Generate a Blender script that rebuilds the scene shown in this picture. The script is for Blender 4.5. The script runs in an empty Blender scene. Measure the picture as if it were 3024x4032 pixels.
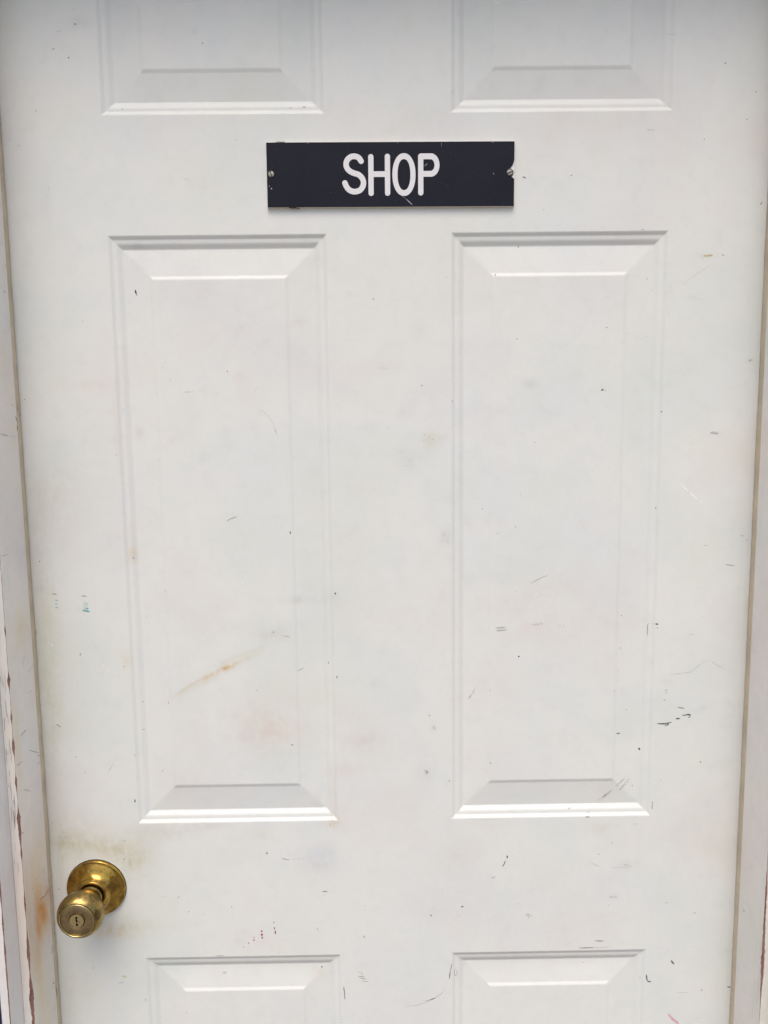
import bpy, bmesh, math, random
import numpy as np
from mathutils import Vector, Matrix, noise

# ------------------------------------------------------------------ camera, world, sun, exposure
scene = bpy.context.scene
COL = scene.collection
CAM_POS = (-0.015414, -0.830006, 0.0)
PITCH, ROLL, YAW = 0.120948, -0.011594, 0.008407
f_ = Vector((math.sin(YAW)*math.cos(PITCH), math.cos(YAW)*math.cos(PITCH), -math.sin(PITCH)))
r_ = Vector((math.cos(YAW), -math.sin(YAW), 0.0))
u_ = r_.cross(f_)
r2 = r_*math.cos(ROLL) + u_*math.sin(ROLL)
u2 = -r_*math.sin(ROLL) + u_*math.cos(ROLL)
cd = bpy.data.cameras.new("camera")
cam = bpy.data.objects.new("camera", cd)
COL.objects.link(cam)
m4 = Matrix.Identity(4)
for i in range(3):
    m4[i][0], m4[i][1], m4[i][2], m4[i][3] = r2[i], u2[i], -f_[i], CAM_POS[i]
cam.matrix_world = m4
cd.sensor_fit = 'VERTICAL'; cd.sensor_height = 32.0; cd.sensor_width = 24.0
cd.lens = 3050/4032*32.0
cd.clip_start = 0.02; cd.clip_end = 200
scene.camera = cam

SUN_AZ, SUN_EL = math.radians(-173), math.radians(66)     # from the front, a little to the left
world = bpy.data.worlds.new("World"); scene.world = world
world.use_nodes = True
wn = world.node_tree
wn.nodes.clear()
sky = wn.nodes.new('ShaderNodeTexSky'); sky.sky_type = 'NISHITA'; sky.sun_disc = False
sky.sun_elevation = SUN_EL; sky.sun_rotation = SUN_AZ
sky.air_density = 1.0; sky.dust_density = 6.2; sky.ozone_density = 0.7
bg = wn.nodes.new('ShaderNodeBackground'); bg.inputs['Strength'].default_value = 0.10
wo = wn.nodes.new('ShaderNodeOutputWorld')
wn.links.new(sky.outputs[0], bg.inputs['Color']); wn.links.new(bg.outputs[0], wo.inputs['Surface'])
sd = bpy.data.lights.new("sun", 'SUN'); sd.energy = 0.8; sd.angle = math.radians(48); sd.color = (1.0, 0.975, 0.945)
sun = bpy.data.objects.new("sun", sd); COL.objects.link(sun)
to_sun = Vector((math.sin(SUN_AZ)*math.cos(SUN_EL), math.cos(SUN_AZ)*math.cos(SUN_EL), math.sin(SUN_EL)))
sun.rotation_euler = to_sun.to_track_quat('Z', 'Y').to_euler()
sun.location = to_sun*5
scene.view_settings.view_transform = 'Standard'
scene.view_settings.look = 'None'
scene.view_settings.gamma = 1
scene.view_settings.exposure = EXPOSURE = 0.86

# ------------------------------------------------------------------ data: marks and stains in mm on the door (x, z)
MARKS=[('K',1.22,[[-185.5,376.4],[-185.3,375.3]]),('K',1.46,[[-319.7,363.2],[-319.6,362.0]]),('K',1.22,[[188.0,245.7],[188.2,244.7]]),('K',1.46,[[342.2,353.1],[342.5,351.9]]),('K',1.22,[[-17.1,123.9],[-17.0,122.8]]),('K',1.22,[[33.1,34.1],[33.2,33.0]]),('K',1.22,[[228.5,92.2],[228.6,91.1]]),('K',1.39,[[288.9,3.7],[289.1,2.4]]),('K',1.39,[[110.5,147.6],[110.6,146.2]]),('K',0.87,[[154.0,-27.6],[154.2,-28.4]]),('K',1.95,[[138.9,-263.2],[139.2,-265.1]]),('K',1.04,[[-386.5,24.0],[-386.5,23.0]]),('M',1.36,[[-356.1,312.7],[-355.3,311.5]]),('D',0.97,[[-375.1,279.2],[-374.5,278.4]]),('M',1.17,[[-383.9,234.5],[-383.2,233.4]]),('D',0.78,[[-155.2,282.9],[-154.7,282.3]]),('D',0.78,[[-307.8,266.3],[-307.3,265.6]]),('D',0.97,[[323.6,279.7],[324.3,278.9]]),('D',0.97,[[374.4,325.4],[375.1,324.5]]),('D',0.97,[[65.0,327.5],[65.7,326.9]]),('D',0.7,[[-320.7,104.6],[-320.2,104.0]]),('D',0.56,[[-329.6,115.1],[-329.2,114.6]]),('D',0.7,[[-232.6,42.8],[-232.1,42.2]]),('M',0.83,[[-285.1,12.1],[-284.6,11.3]]),('D',0.7,[[-249.6,-41.3],[-249.0,-42.0]]),('M',0.83,[[-329.3,-45.3],[-328.8,-46.1]]),('D',0.56,[[-141.3,33.3],[-141.0,32.8]]),('D',0.7,[[-143.7,30.8],[-143.3,30.2]]),('D',0.7,[[59.6,145.1],[60.1,144.5]]),('M',1.11,[[65.0,17.5],[65.8,16.5]]),('M',0.83,[[138.8,-83.3],[139.4,-84.1]]),('M',1.39,[[133.5,81.7],[134.5,80.4]]),('M',0.97,[[40.3,-20.3],[40.9,-21.2]]),('M',0.97,[[34.7,-24.3],[35.4,-25.2]]),('D',0.7,[[44.4,-23.1],[44.9,-23.7]]),('D',0.7,[[35.5,-17.6],[36.0,-18.3]]),('D',0.56,[[-3.9,-10.2],[-3.5,-10.7]]),('D',0.7,[[228.9,123.9],[229.4,123.2]]),('D',0.56,[[225.8,121.6],[226.2,121.1]]),('D',0.7,[[275.7,130.5],[276.3,129.9]]),('D',0.56,[[250.1,86.1],[250.5,85.5]]),('D',0.56,[[271.7,82.6],[272.1,82.1]]),('D',0.56,[[260.6,80.8],[261.0,80.3]]),('M',0.97,[[286.2,-99.4],[286.8,-100.3]]),('D',0.97,[[-279.8,-310.2],[-279.2,-311.3]]),('D',0.97,[[-251.2,-311.5],[-250.5,-312.5]]),('M',1.17,[[-248.8,-184.5],[-247.9,-185.5]]),('M',2.14,[[-282.0,-146.9],[-280.8,-149.2]]),('D',0.78,[[-152.6,-298.3],[-152.1,-299.1]]),('D',0.97,[[-356.2,-371.9],[-355.5,-372.9]]),('D',0.97,[[251.9,-256.1],[252.7,-257.1]]),('M',1.36,[[251.8,-219.0],[252.9,-220.4]]),('D',0.97,[[107.3,-302.2],[107.9,-303.1]]),('D',0.78,[[114.2,-125.6],[114.8,-126.3]]),('D',0.78,[[340.6,-222.0],[341.2,-222.8]]),('M',1.17,[[-347.3,-390.0],[-346.5,-391.3]]),('M',1.17,[[-261.4,-391.4],[-260.6,-392.6]]),('M',1.36,[[-238.4,-559.7],[-237.4,-561.2]]),('M',1.17,[[-221.5,-562.8],[-220.7,-564.1]]),('D',0.97,[[-188.9,-554.8],[-188.2,-555.8]]),('M',1.56,[[-146.9,-489.4],[-145.8,-491.1]]),('D',0.97,[[232.5,-497.9],[233.2,-498.9]]),('M',1.17,[[218.0,-634.8],[218.9,-636.0]]),('M',1.17,[[96.2,-417.0],[97.0,-418.2]]),('M',0.92,[[-188.6,-554.3],[-187.9,-555.3]]),('D',0.61,[[72.2,-570.7],[72.6,-571.3]]),('D',0.61,[[53.4,-537.9],[53.9,-538.5]]),('M',0.88,[[107.4,-302.3],[108.0,-303.1]]),('M',1.25,[[39.3,-329.3],[40.2,-330.6]]),('D',0.5,[[-44.0,-132.0],[-43.6,-132.5]]),('D',0.63,[[114.1,-125.7],[114.6,-126.3]]),('K',1.91,[[-265.6,136.0],[-265.2,134.0],[-264.7,130.5]]),('M',0.87,[[-264.7,130.8],[-263.6,129.6]]),('K',1.22,[[223.9,26.1],[226.4,27.8]]),('M',0.52,[[226.4,27.8],[229.8,25.0]]),('M',1.74,[[341.2,-19.5],[344.8,-20.2],[350.7,-21.6]]),('G',1.04,[[343.1,-18.6],[351.4,-20.0]]),('O',1.91,[[327.1,163.8],[331.4,163.7],[337.5,164.3]]),('M',1.04,[[346.3,164.5],[349.5,164.2]]),('M',1.22,[[379.3,54.4],[381.6,56.5],[383.8,56.1]]),('D',0.7,[[270.6,142.5],[270.6,141.0]]),('L',0.87,[[289.5,123.4],[289.8,126.5]]),('L',0.52,[[306.5,135.6],[337.8,156.2]]),('L',0.52,[[367.9,-50.3],[367.7,-54.6]]),('W',0.87,[[310.5,-73.2],[324.2,-85.9],[340.5,-99.4]]),('L',1.04,[[316.7,120.6],[319.8,121.7],[326.6,121.3]]),('D',0.87,[[-171.8,51.4],[-172.5,50.0]]),('L',0.87,[[-219.7,29.4],[-208.3,29.9]]),('L',0.7,[[-240.3,55.7],[-238.8,54.4]]),('L',0.7,[[-141.7,9.4],[-137.2,9.7],[-130.5,3.9],[-125.8,-3.4],[-122.8,-12.4],[-120.6,-19.7]]),('M',0.52,[[-124.1,-10.7],[-121.6,-15.1]]),('M',0.7,[[-292.6,-35.2],[-292.6,-37.5]]),('L',0.52,[[-329.9,38.1],[-320.3,38.0]]),('L',0.87,[[-158.6,97.5],[-155.1,95.1]]),('L',0.87,[[54.3,26.0],[60.0,21.9]]),('L',0.52,[[-3.8,-12.6],[-1.8,-12.9]]),('L',0.7,[[12.2,-51.3],[22.1,-51.1]]),('L',0.7,[[87.0,-86.9],[95.2,-88.2]]),('L',1.39,[[-12.8,52.3],[0.2,52.6]]),('M',1.95,[[-312.5,394.5],[-309.8,393.5]]),('L',2.19,[[-312.8,397.3],[-309.2,396.1]]),('L',2.68,[[-312.8,407.5],[-309.7,406.9]]),('L',1.95,[[-330.7,387.0],[-324.6,388.2]]),('L',1.95,[[-336.4,370.6],[-332.6,371.0]]),('L',1.7,[[-308.3,392.9],[-300.0,389.8]]),('M',1.95,[[-86.5,314.5],[-83.0,314.5]]),('M',1.7,[[-269.7,313.8],[-268.6,314.3]]),('M',1.22,[[-99.6,313.7],[-97.8,313.7]]),('L',0.73,[[-211.0,246.1],[-201.3,242.7]]),('L',0.73,[[-345.6,243.1],[-350.2,228.4]]),('L',2.19,[[-384.2,287.2],[-384.0,284.0]]),('L',1.95,[[-376.1,285.4],[-374.4,284.6]]),('D',1.22,[[137.5,243.9],[139.3,243.9],[141.5,242.4]]),('M',1.46,[[134.5,176.9],[135.5,174.3]]),('M',1.22,[[262.2,191.0],[264.5,190.5]]),('L',0.73,[[279.4,383.0],[292.6,379.7]]),('D',0.97,[[384.8,214.4],[386.4,217.6]]),('M',0.97,[[158.7,211.6],[160.4,211.5]]),('L',1.7,[[365.6,297.7],[368.9,299.3]]),('L',0.97,[[263.8,289.2],[272.6,288.7]]),('L',1.7,[[155.7,341.1],[157.4,341.1]]),('M',1.46,[[-371.1,-186.3],[-365.5,-186.4]]),('T2',1.7,[[-368.3,-193.0],[-365.0,-193.6]]),('T2',1.7,[[-368.1,-197.3],[-365.3,-197.9]]),('T2',1.95,[[-368.3,-201.2],[-365.1,-201.7]]),('M',1.46,[[-339.1,-188.7],[-333.4,-189.5]]),('T2',0.97,[[-337.7,-196.3],[-331.9,-196.9]]),('T2',0.97,[[-338.1,-198.2],[-332.0,-198.8]]),('T2',0.97,[[-338.4,-200.1],[-332.1,-200.7]]),('T2',0.97,[[-338.8,-202.1],[-332.3,-202.6]]),('T2',0.97,[[-339.1,-204.0],[-332.4,-204.5]]),('T',1.7,[[-339.2,-204.9],[-335.0,-205.7],[-330.4,-206.7]]),('T',1.22,[[-335.8,-202.6],[-331.6,-203.6]]),('M',1.22,[[-343.8,-252.6],[-344.5,-256.0]]),('L',2.68,[[-321.3,-261.7],[-319.2,-267.3],[-312.3,-274.5]]),('L',1.7,[[-321.2,-277.0],[-319.9,-278.8]]),('M',0.97,[[-178.6,-109.0],[-174.6,-106.3],[-166.8,-104.0]]),('L',2.43,[[-171.3,-180.0],[-161.9,-176.8]]),('L',2.19,[[-75.7,-129.3],[-73.9,-124.8]]),('D',1.22,[[-110.3,-120.7],[-110.2,-124.0]]),('M',1.22,[[-271.3,-212.9],[-270.1,-213.9]]),('M',1.95,[[-131.9,-231.0],[-131.2,-233.9]]),('L',1.7,[[-121.4,-236.7],[-113.2,-238.6]]),('D',1.7,[[-62.8,-188.7],[-62.6,-191.1]]),('D',1.22,[[-62.7,-282.8],[-62.5,-286.0]]),('M',1.7,[[-71.8,-266.6],[-71.9,-270.3]]),('M',0.97,[[-107.2,-278.1],[-103.7,-276.2],[-99.0,-274.2]]),('M',1.22,[[-282.2,-342.6],[-278.2,-342.6]]),('M',2.43,[[-375.7,-334.1],[-370.2,-337.2]]),('L',1.7,[[-369.3,-231.4],[-368.1,-227.8]]),('L',2.43,[[-378.5,-239.7],[-373.0,-245.9]]),('L',0.97,[[-354.4,-288.5],[-348.8,-289.1]]),('L',1.46,[[-291.3,-372.4],[-289.7,-370.7]]),('D',0.97,[[-115.9,-362.5],[-112.8,-362.8]]),('L',0.97,[[-123.3,-349.1],[-121.4,-349.4]]),('D',0.97,[[-382.7,-150.6],[-381.3,-149.7]]),('M',0.97,[[-298.0,-270.1],[-295.5,-267.7]]),('L',0.73,[[-313.1,-377.6],[-310.6,-374.6],[-303.4,-374.7]]),('L',1.22,[[-387.8,-179.0],[-382.7,-178.1]]),('M',0.73,[[151.1,-182.0],[160.4,-176.9],[170.3,-172.9]]),('L',0.73,[[153.6,-199.3],[165.4,-194.2]]),('L',0.73,[[132.3,-190.8],[137.0,-189.5]]),('M',1.7,[[112.8,-231.6],[124.4,-230.8]]),('M',1.95,[[113.8,-234.5],[125.6,-233.7]]),('L',3.9,[[152.8,-228.5],[165.8,-227.0]]),('L',4.38,[[181.3,-229.7],[190.7,-229.3]]),('L',1.22,[[138.7,-244.6],[144.6,-239.8]]),('M',0.97,[[281.8,-243.4],[281.7,-229.7],[283.7,-227.8]]),('D',2.19,[[289.3,-228.9],[292.8,-229.5]]),('L',1.46,[[286.0,-229.0],[288.6,-229.1]]),('M',1.22,[[291.0,-232.6],[292.2,-234.1]]),('L',1.7,[[83.7,-313.5],[87.9,-306.9],[92.6,-298.3]]),('M',0.73,[[83.7,-313.5],[87.4,-307.6]]),('M',0.97,[[363.6,-163.4],[374.7,-165.0]]),('M',0.73,[[339.7,-142.0],[343.5,-142.1]]),('L',1.46,[[379.1,-130.7],[382.7,-132.7]]),('M',1.22,[[385.2,-136.7],[387.0,-136.0]]),('L',1.7,[[352.3,-271.5],[360.5,-277.3],[369.5,-282.6]]),('L',0.97,[[308.2,-287.1],[330.8,-284.3],[341.3,-275.3],[348.2,-270.5]]),('L',0.97,[[302.8,-304.8],[305.7,-305.4]]),('L',0.97,[[302.9,-307.3],[305.3,-307.8]]),('L',0.97,[[301.3,-316.0],[303.7,-316.0]]),('M',0.97,[[317.2,-324.7],[321.5,-326.0],[325.6,-326.0]]),('D',1.22,[[249.9,-355.8],[254.9,-355.1]]),('D',2.19,[[276.9,-373.4],[277.5,-376.5]]),('K',1.7,[[277.3,-374.3],[277.5,-375.8]]),('L',1.46,[[256.9,-316.0],[258.1,-315.1]]),('M',1.22,[[260.2,-327.7],[262.2,-328.3]]),('L',1.46,[[326.9,-240.9],[333.6,-242.0]]),('L',1.46,[[383.0,-247.0],[387.8,-247.6]]),('M',0.97,[[246.0,-305.2],[247.2,-306.5]]),('L',0.97,[[249.8,-282.8],[251.5,-280.9]]),('L',1.95,[[52.3,-120.6],[59.3,-130.1],[61.6,-137.2]]),('M',1.22,[[133.6,-118.7],[135.0,-119.6]]),('M',1.22,[[97.6,-98.4],[98.7,-99.6]]),('D',0.97,[[285.7,-100.5],[286.9,-100.7]]),('L',1.46,[[80.6,-113.7],[81.5,-109.7]]),('L',0.73,[[37.9,-220.3],[40.8,-217.9]]),('L',1.95,[[38.6,-330.1],[40.3,-330.6]]),('L',3.41,[[43.3,-341.9],[45.7,-346.9]]),('D',0.97,[[345.1,-389.2],[345.8,-388.4]]),('D',1.48,[[294.3,-343.8],[297.1,-343.6],[301.4,-343.9],[305.7,-343.3],[308.6,-342.6],[311.6,-342.1]]),('D',1.3,[[302.7,-345.3],[305.3,-345.8],[308.1,-344.5]]),('M',0.78,[[298.8,-343.7],[303.1,-344.4]]),('D',0.96,[[304.9,-346.2],[308.2,-343.1]]),('D',1.48,[[315.2,-338.1],[318.0,-338.2],[320.5,-337.6]]),('D',1.13,[[317.7,-336.8],[318.1,-339.2]]),('D',1.39,[[321.9,-334.3],[325.6,-334.3],[328.8,-333.5],[331.6,-333.5],[332.5,-334.8],[330.6,-336.8]]),('M',1.39,[[327.1,-333.8],[332.9,-333.7]]),('D',1.04,[[329.5,-336.9],[331.2,-336.4]]),('M',0.78,[[317.1,-324.6],[321.4,-325.6],[325.9,-326.2]]),('L',0.61,[[301.8,-304.6],[305.3,-304.9]]),('L',0.7,[[301.9,-307.9],[304.9,-308.2]]),('L',0.7,[[300.5,-316.3],[303.1,-316.3]]),('D',1.7,[[-292.9,-422.7],[-292.9,-427.3]]),('M',0.97,[[-130.2,-496.5],[-124.6,-498.5],[-120.5,-498.8]]),('L',0.73,[[-118.5,-498.6],[-96.5,-496.3]]),('R',1.95,[[-155.1,-584.8],[-155.2,-587.5]]),('R',2.68,[[-155.0,-588.8],[-155.1,-592.0]]),('R',1.95,[[-154.8,-592.8],[-154.7,-595.5]]),('R2',1.95,[[-164.5,-592.7],[-164.5,-594.5]]),('R2',2.19,[[-164.3,-595.6],[-164.4,-598.3]]),('R2',1.95,[[-170.6,-599.2],[-170.7,-601.9]]),('R2',1.46,[[-176.5,-604.5],[-176.5,-606.1]]),('R',1.46,[[-140.4,-581.1],[-140.3,-584.3]]),('R',1.7,[[-139.5,-585.4],[-139.2,-590.2]]),('M',0.97,[[-140.5,-573.9],[-141.0,-577.4]]),('L',2.19,[[-250.3,-544.7],[-247.6,-540.0]]),('L',2.43,[[-252.8,-557.8],[-249.8,-555.8]]),('L',1.46,[[-250.1,-547.3],[-249.5,-550.0]]),('L',0.73,[[-269.2,-541.4],[-262.4,-541.6]]),('M',1.7,[[-309.6,-494.7],[-308.0,-496.0]]),('M',0.73,[[-302.9,-495.3],[-302.1,-504.5]]),('M',0.97,[[-308.5,-472.2],[-305.4,-473.5]]),('G2',3.65,[[-317.9,-638.9],[-315.5,-640.6],[-312.5,-640.4]]),('L',1.46,[[-323.8,-647.5],[-315.6,-647.6]]),('L',1.22,[[-350.9,-626.7],[-351.3,-630.2]]),('D',1.46,[[-87.7,-636.4],[-86.5,-634.4]]),('L',0.73,[[-321.0,-391.3],[-314.4,-380.1]]),('L',0.97,[[-383.5,-466.8],[-369.9,-466.5]]),('M',1.22,[[-388.2,-449.5],[-385.8,-449.5]]),('M',1.46,[[-385.9,-529.9],[-383.5,-530.2]]),('L',0.97,[[-91.8,-582.5],[-89.7,-587.4]]),('D',0.97,[[-61.5,-657.9],[-60.5,-673.8]]),('M',0.97,[[-292.5,-667.1],[-292.7,-672.0]]),('L',1.22,[[-136.4,-613.3],[-134.4,-613.8]]),('L',0.73,[[-95.5,-560.7],[-77.8,-537.2]]),('L',1.95,[[-209.6,-615.9],[-199.6,-615.3]]),('L',0.73,[[-85.2,-538.4],[-77.8,-538.0]]),('M',1.46,[[-246.6,-687.7],[-245.8,-689.3]]),('L',3.41,[[-203.5,-639.9],[-198.0,-641.2]]),('M',0.96,[[-45.0,-638.8],[-39.7,-639.9]]),('M',0.96,[[-45.1,-644.5],[-36.5,-645.7]]),('M',0.96,[[-43.7,-646.7],[-34.9,-648.5]]),('M',0.96,[[-40.9,-650.6],[-33.0,-651.6]]),('M',0.96,[[-41.7,-641.6],[-38.8,-642.5]]),('D',0.96,[[-36.9,-593.5],[-37.3,-596.8]]),('M',0.96,[[40.3,-568.7],[40.5,-571.5]]),('D',0.77,[[64.6,-630.4],[62.6,-639.8]]),('D',1.15,[[62.6,-639.3],[61.4,-650.4]]),('M',0.57,[[67.3,-639.4],[67.8,-648.2],[71.0,-646.2],[70.4,-641.3],[67.3,-639.4]]),('M',0.96,[[-61.9,-656.6],[-61.7,-663.0]]),('M',0.96,[[-61.6,-670.5],[-60.5,-674.1]]),('L',1.34,[[7.9,-684.3],[23.7,-682.9],[39.5,-676.7],[51.3,-669.5],[57.3,-661.0]]),('M',0.96,[[32.6,-678.1],[39.5,-675.7],[46.4,-673.7]]),('L',1.34,[[-36.5,-555.9],[-36.7,-557.5]]),('M',0.77,[[-36.4,-560.5],[-34.9,-562.2]]),('L',0.96,[[-34.7,-566.3],[-34.6,-568.0]]),('L',0.96,[[-84.5,-538.4],[-77.4,-537.9]]),('L',0.77,[[-91.3,-583.1],[-89.5,-587.3]]),('D',1.53,[[127.9,-497.9],[127.7,-501.4]]),('D',1.15,[[126.0,-504.0],[124.5,-508.1],[122.2,-512.2]]),('M',0.77,[[108.7,-524.9],[111.6,-525.4],[114.9,-523.0]]),('L',0.57,[[93.1,-454.5],[103.6,-453.7],[116.0,-454.1]]),('L',1.34,[[10.2,-414.9],[14.0,-417.0]]),('M',1.53,[[-146.7,-489.7],[-145.5,-491.3]]),('M',1.15,[[-74.2,-457.8],[-73.1,-458.4]]),('L',1.15,[[74.9,-560.0],[78.0,-559.6]]),('M',1.15,[[61.6,-405.8],[61.9,-408.8]]),('D',0.96,[[107.9,-387.8],[108.9,-387.6]]),('L',3.44,[[35.9,-397.4],[36.9,-398.0]]),('D',1.46,[[127.8,-498.4],[128.0,-501.0]]),('M',1.46,[[197.2,-445.0],[200.1,-442.5]]),('L',2.19,[[216.7,-447.4],[222.8,-447.8]]),('M',2.19,[[216.2,-452.7],[221.6,-452.8]]),('L',0.73,[[212.1,-503.0],[211.6,-520.0]]),('L',0.97,[[223.2,-507.9],[230.7,-512.2],[235.7,-513.9]]),('L',1.22,[[246.8,-514.9],[269.0,-515.0]]),('L',2.43,[[261.5,-511.2],[270.2,-514.0]]),('L',2.19,[[246.8,-485.4],[248.5,-485.4]]),('M',1.7,[[230.2,-604.8],[235.2,-605.7],[241.0,-605.5]]),('L',1.95,[[194.9,-607.9],[202.3,-607.5]]),('D',0.97,[[211.7,-613.9],[230.4,-613.7]]),('L',0.97,[[230.4,-613.7],[247.9,-613.5]]),('R2',1.95,[[152.6,-573.7],[154.1,-574.5]]),('M',0.97,[[149.6,-570.4],[153.9,-572.7]]),('L',0.97,[[151.3,-568.6],[158.3,-573.8]]),('M',0.97,[[141.1,-557.0],[141.6,-557.6]]),('D',2.19,[[319.9,-631.3],[321.5,-634.0],[324.1,-636.8]]),('D',1.7,[[291.6,-648.4],[292.6,-656.0],[293.6,-657.1]]),('D',1.7,[[292.6,-657.1],[297.7,-658.3]]),('M',1.7,[[284.5,-653.4],[286.0,-654.5]]),('P',3.41,[[318.7,-699.6],[324.7,-706.6],[332.5,-713.7]]),('M',1.46,[[356.3,-670.9],[358.5,-669.0]]),('L',0.97,[[329.4,-672.3],[342.5,-673.1]]),('L',0.97,[[349.1,-634.3],[357.1,-634.4]]),('L',0.73,[[300.1,-620.9],[333.0,-617.2],[360.6,-618.8]]),('M',0.73,[[309.8,-559.5],[315.3,-559.1]]),('M',1.22,[[343.4,-573.2],[347.3,-572.2]]),('L',0.73,[[380.7,-620.3],[390.6,-619.7]]),('D',1.46,[[386.6,-666.3],[391.7,-666.9]]),('M',1.22,[[292.3,-446.0],[292.1,-439.6],[292.9,-434.5]]),('L',1.46,[[291.5,-421.6],[294.2,-412.7],[299.0,-412.1],[307.3,-406.6]]),('L',0.73,[[270.7,-462.9],[277.3,-462.0]]),('L',0.73,[[302.4,-480.6],[316.0,-484.5]]),('L',1.22,[[250.5,-465.4],[252.9,-464.5]]),('M',1.46,[[271.0,-417.8],[269.8,-419.0]]),('L',1.7,[[231.1,-436.7],[242.8,-426.5]]),('L',1.7,[[235.8,-433.2],[247.5,-422.5]]),('L',1.7,[[250.9,-418.4],[261.9,-408.7]]),('L',1.7,[[254.9,-424.0],[267.0,-409.5]]),('L',1.7,[[260.9,-417.6],[267.6,-412.9]]),('L',1.7,[[248.3,-415.7],[253.2,-413.7]]),('L',2.43,[[245.9,-551.0],[255.8,-551.1]]),('L',1.22,[[302.4,-535.6],[306.8,-535.7]]),('M',1.22,[[354.8,-705.8],[355.3,-706.4]]),('L',0.97,[[369.5,-573.4],[371.3,-573.9]]),('M',1.46,[[40.0,-569.0],[40.5,-571.6]]),('L',1.22,[[74.6,-560.1],[78.3,-559.6]]),('L',0.97,[[53.7,-538.5],[53.9,-538.8]]),('M',1.22,[[192.3,-655.1],[192.5,-655.4]]),('M',0.97,[[244.6,-560.7],[246.1,-561.6]]),('L',0.97,[[237.0,-575.2],[238.1,-576.3]]),('M',1.22,[[108.0,-386.8],[108.2,-387.5]]),('D',0.97,[[344.6,-389.4],[345.9,-390.2]]),('L',3.41,[[33.5,-394.5],[38.3,-397.1]])]
JAMB_L=[('D',0.94,[[-35.0,-519.8],[-22.0,-523.6],[-9.2,-522.8]]),('M',0.73,[[-31.9,-531.8],[-25.2,-528.4]]),('M',1.04,[[-50.5,-497.2],[-47.2,-498.1]]),('M',1.04,[[-41.6,-492.5],[-38.0,-492.0]]),('M',1.04,[[-22.5,-493.9],[-20.0,-494.2]]),('M',0.7,[[-37.2,-258.1],[-31.9,-246.9],[-30.3,-244.8]]),('M',0.5,[[-26.6,-266.2],[-19.6,-264.0],[-15.0,-263.4]]),('M',1.41,[[-52.1,-325.4],[-46.1,-324.4],[-37.9,-324.1]]),('M',0.9,[[-36.5,-347.4],[-24.3,-354.7],[-11.5,-361.9]]),('M',0.9,[[-17.4,-362.2],[-10.4,-365.4]]),('M',0.9,[[-19.6,-372.2],[-11.9,-372.1]]),('M',1.0,[[-65.7,-351.2],[-58.8,-352.9],[-52.0,-352.4]]),('M',1.0,[[-55.2,-382.6],[-44.9,-388.5],[-36.9,-393.6]]),('L',1.81,[[-29.7,-286.9],[-18.8,-288.3]]),('M',0.7,[[-64.9,-132.5],[-51.4,-133.3]]),('L',2.01,[[-49.8,-11.5],[-30.8,-14.2]]),('L',2.21,[[-28.8,-14.7],[-11.4,-14.6]]),('D',1.41,[[-20.6,131.6],[-18.3,131.3]]),('M',0.9,[[-14.7,158.0],[-11.9,158.2]]),('M',0.8,[[-21.9,18.2],[-15.0,17.0]]),('L',2.01,[[-32.2,29.2],[-30.4,28.4]]),('M',0.94,[[-64.0,-426.1],[-59.4,-427.6]]),('D',0.94,[[-17.4,-631.3],[-16.0,-635.9],[-11.8,-634.5]]),('M',0.84,[[-20.5,-665.5],[-15.0,-664.1]]),('D',1.46,[[-11.3,-639.7],[-9.9,-647.9],[-8.9,-659.4]]),('D',1.04,[[-13.2,-588.6],[-13.7,-595.3],[-13.7,-600.0]]),('D',0.94,[[-12.3,-509.3],[-10.9,-513.7]]),('M',0.73,[[-9.1,-471.8],[-8.1,-478.7]]),('D',1.41,[[-14.6,5.9],[-11.9,3.0],[-10.5,-1.8]]),('D',1.41,[[-11.7,-2.7],[-11.7,-9.4]])]
JAMB_R=[('K',1.15,[[-21.4,-555.2],[-23.2,-555.1],[-25.0,-554.8]]),('L',1.25,[[-24.1,-557.6],[-24.4,-560.1]]),('M',0.63,[[-42.0,-478.8],[-42.5,-479.2]]),('L',0.84,[[-54.0,-566.2],[-54.3,-584.5],[-54.0,-593.2],[-62.0,-594.4],[-67.3,-594.9]]),('L',0.84,[[-62.7,-562.7],[-62.4,-583.0]]),('L',0.84,[[-62.2,-596.5],[-61.9,-620.3],[-61.5,-637.7]]),('L',0.84,[[-54.5,-616.0],[-54.3,-629.8],[-53.1,-653.7],[-53.1,-662.9]]),('M',0.73,[[-33.0,-646.3],[-34.6,-646.2]]),('L',0.73,[[-47.7,-433.9],[-52.0,-435.4]])]
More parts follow.
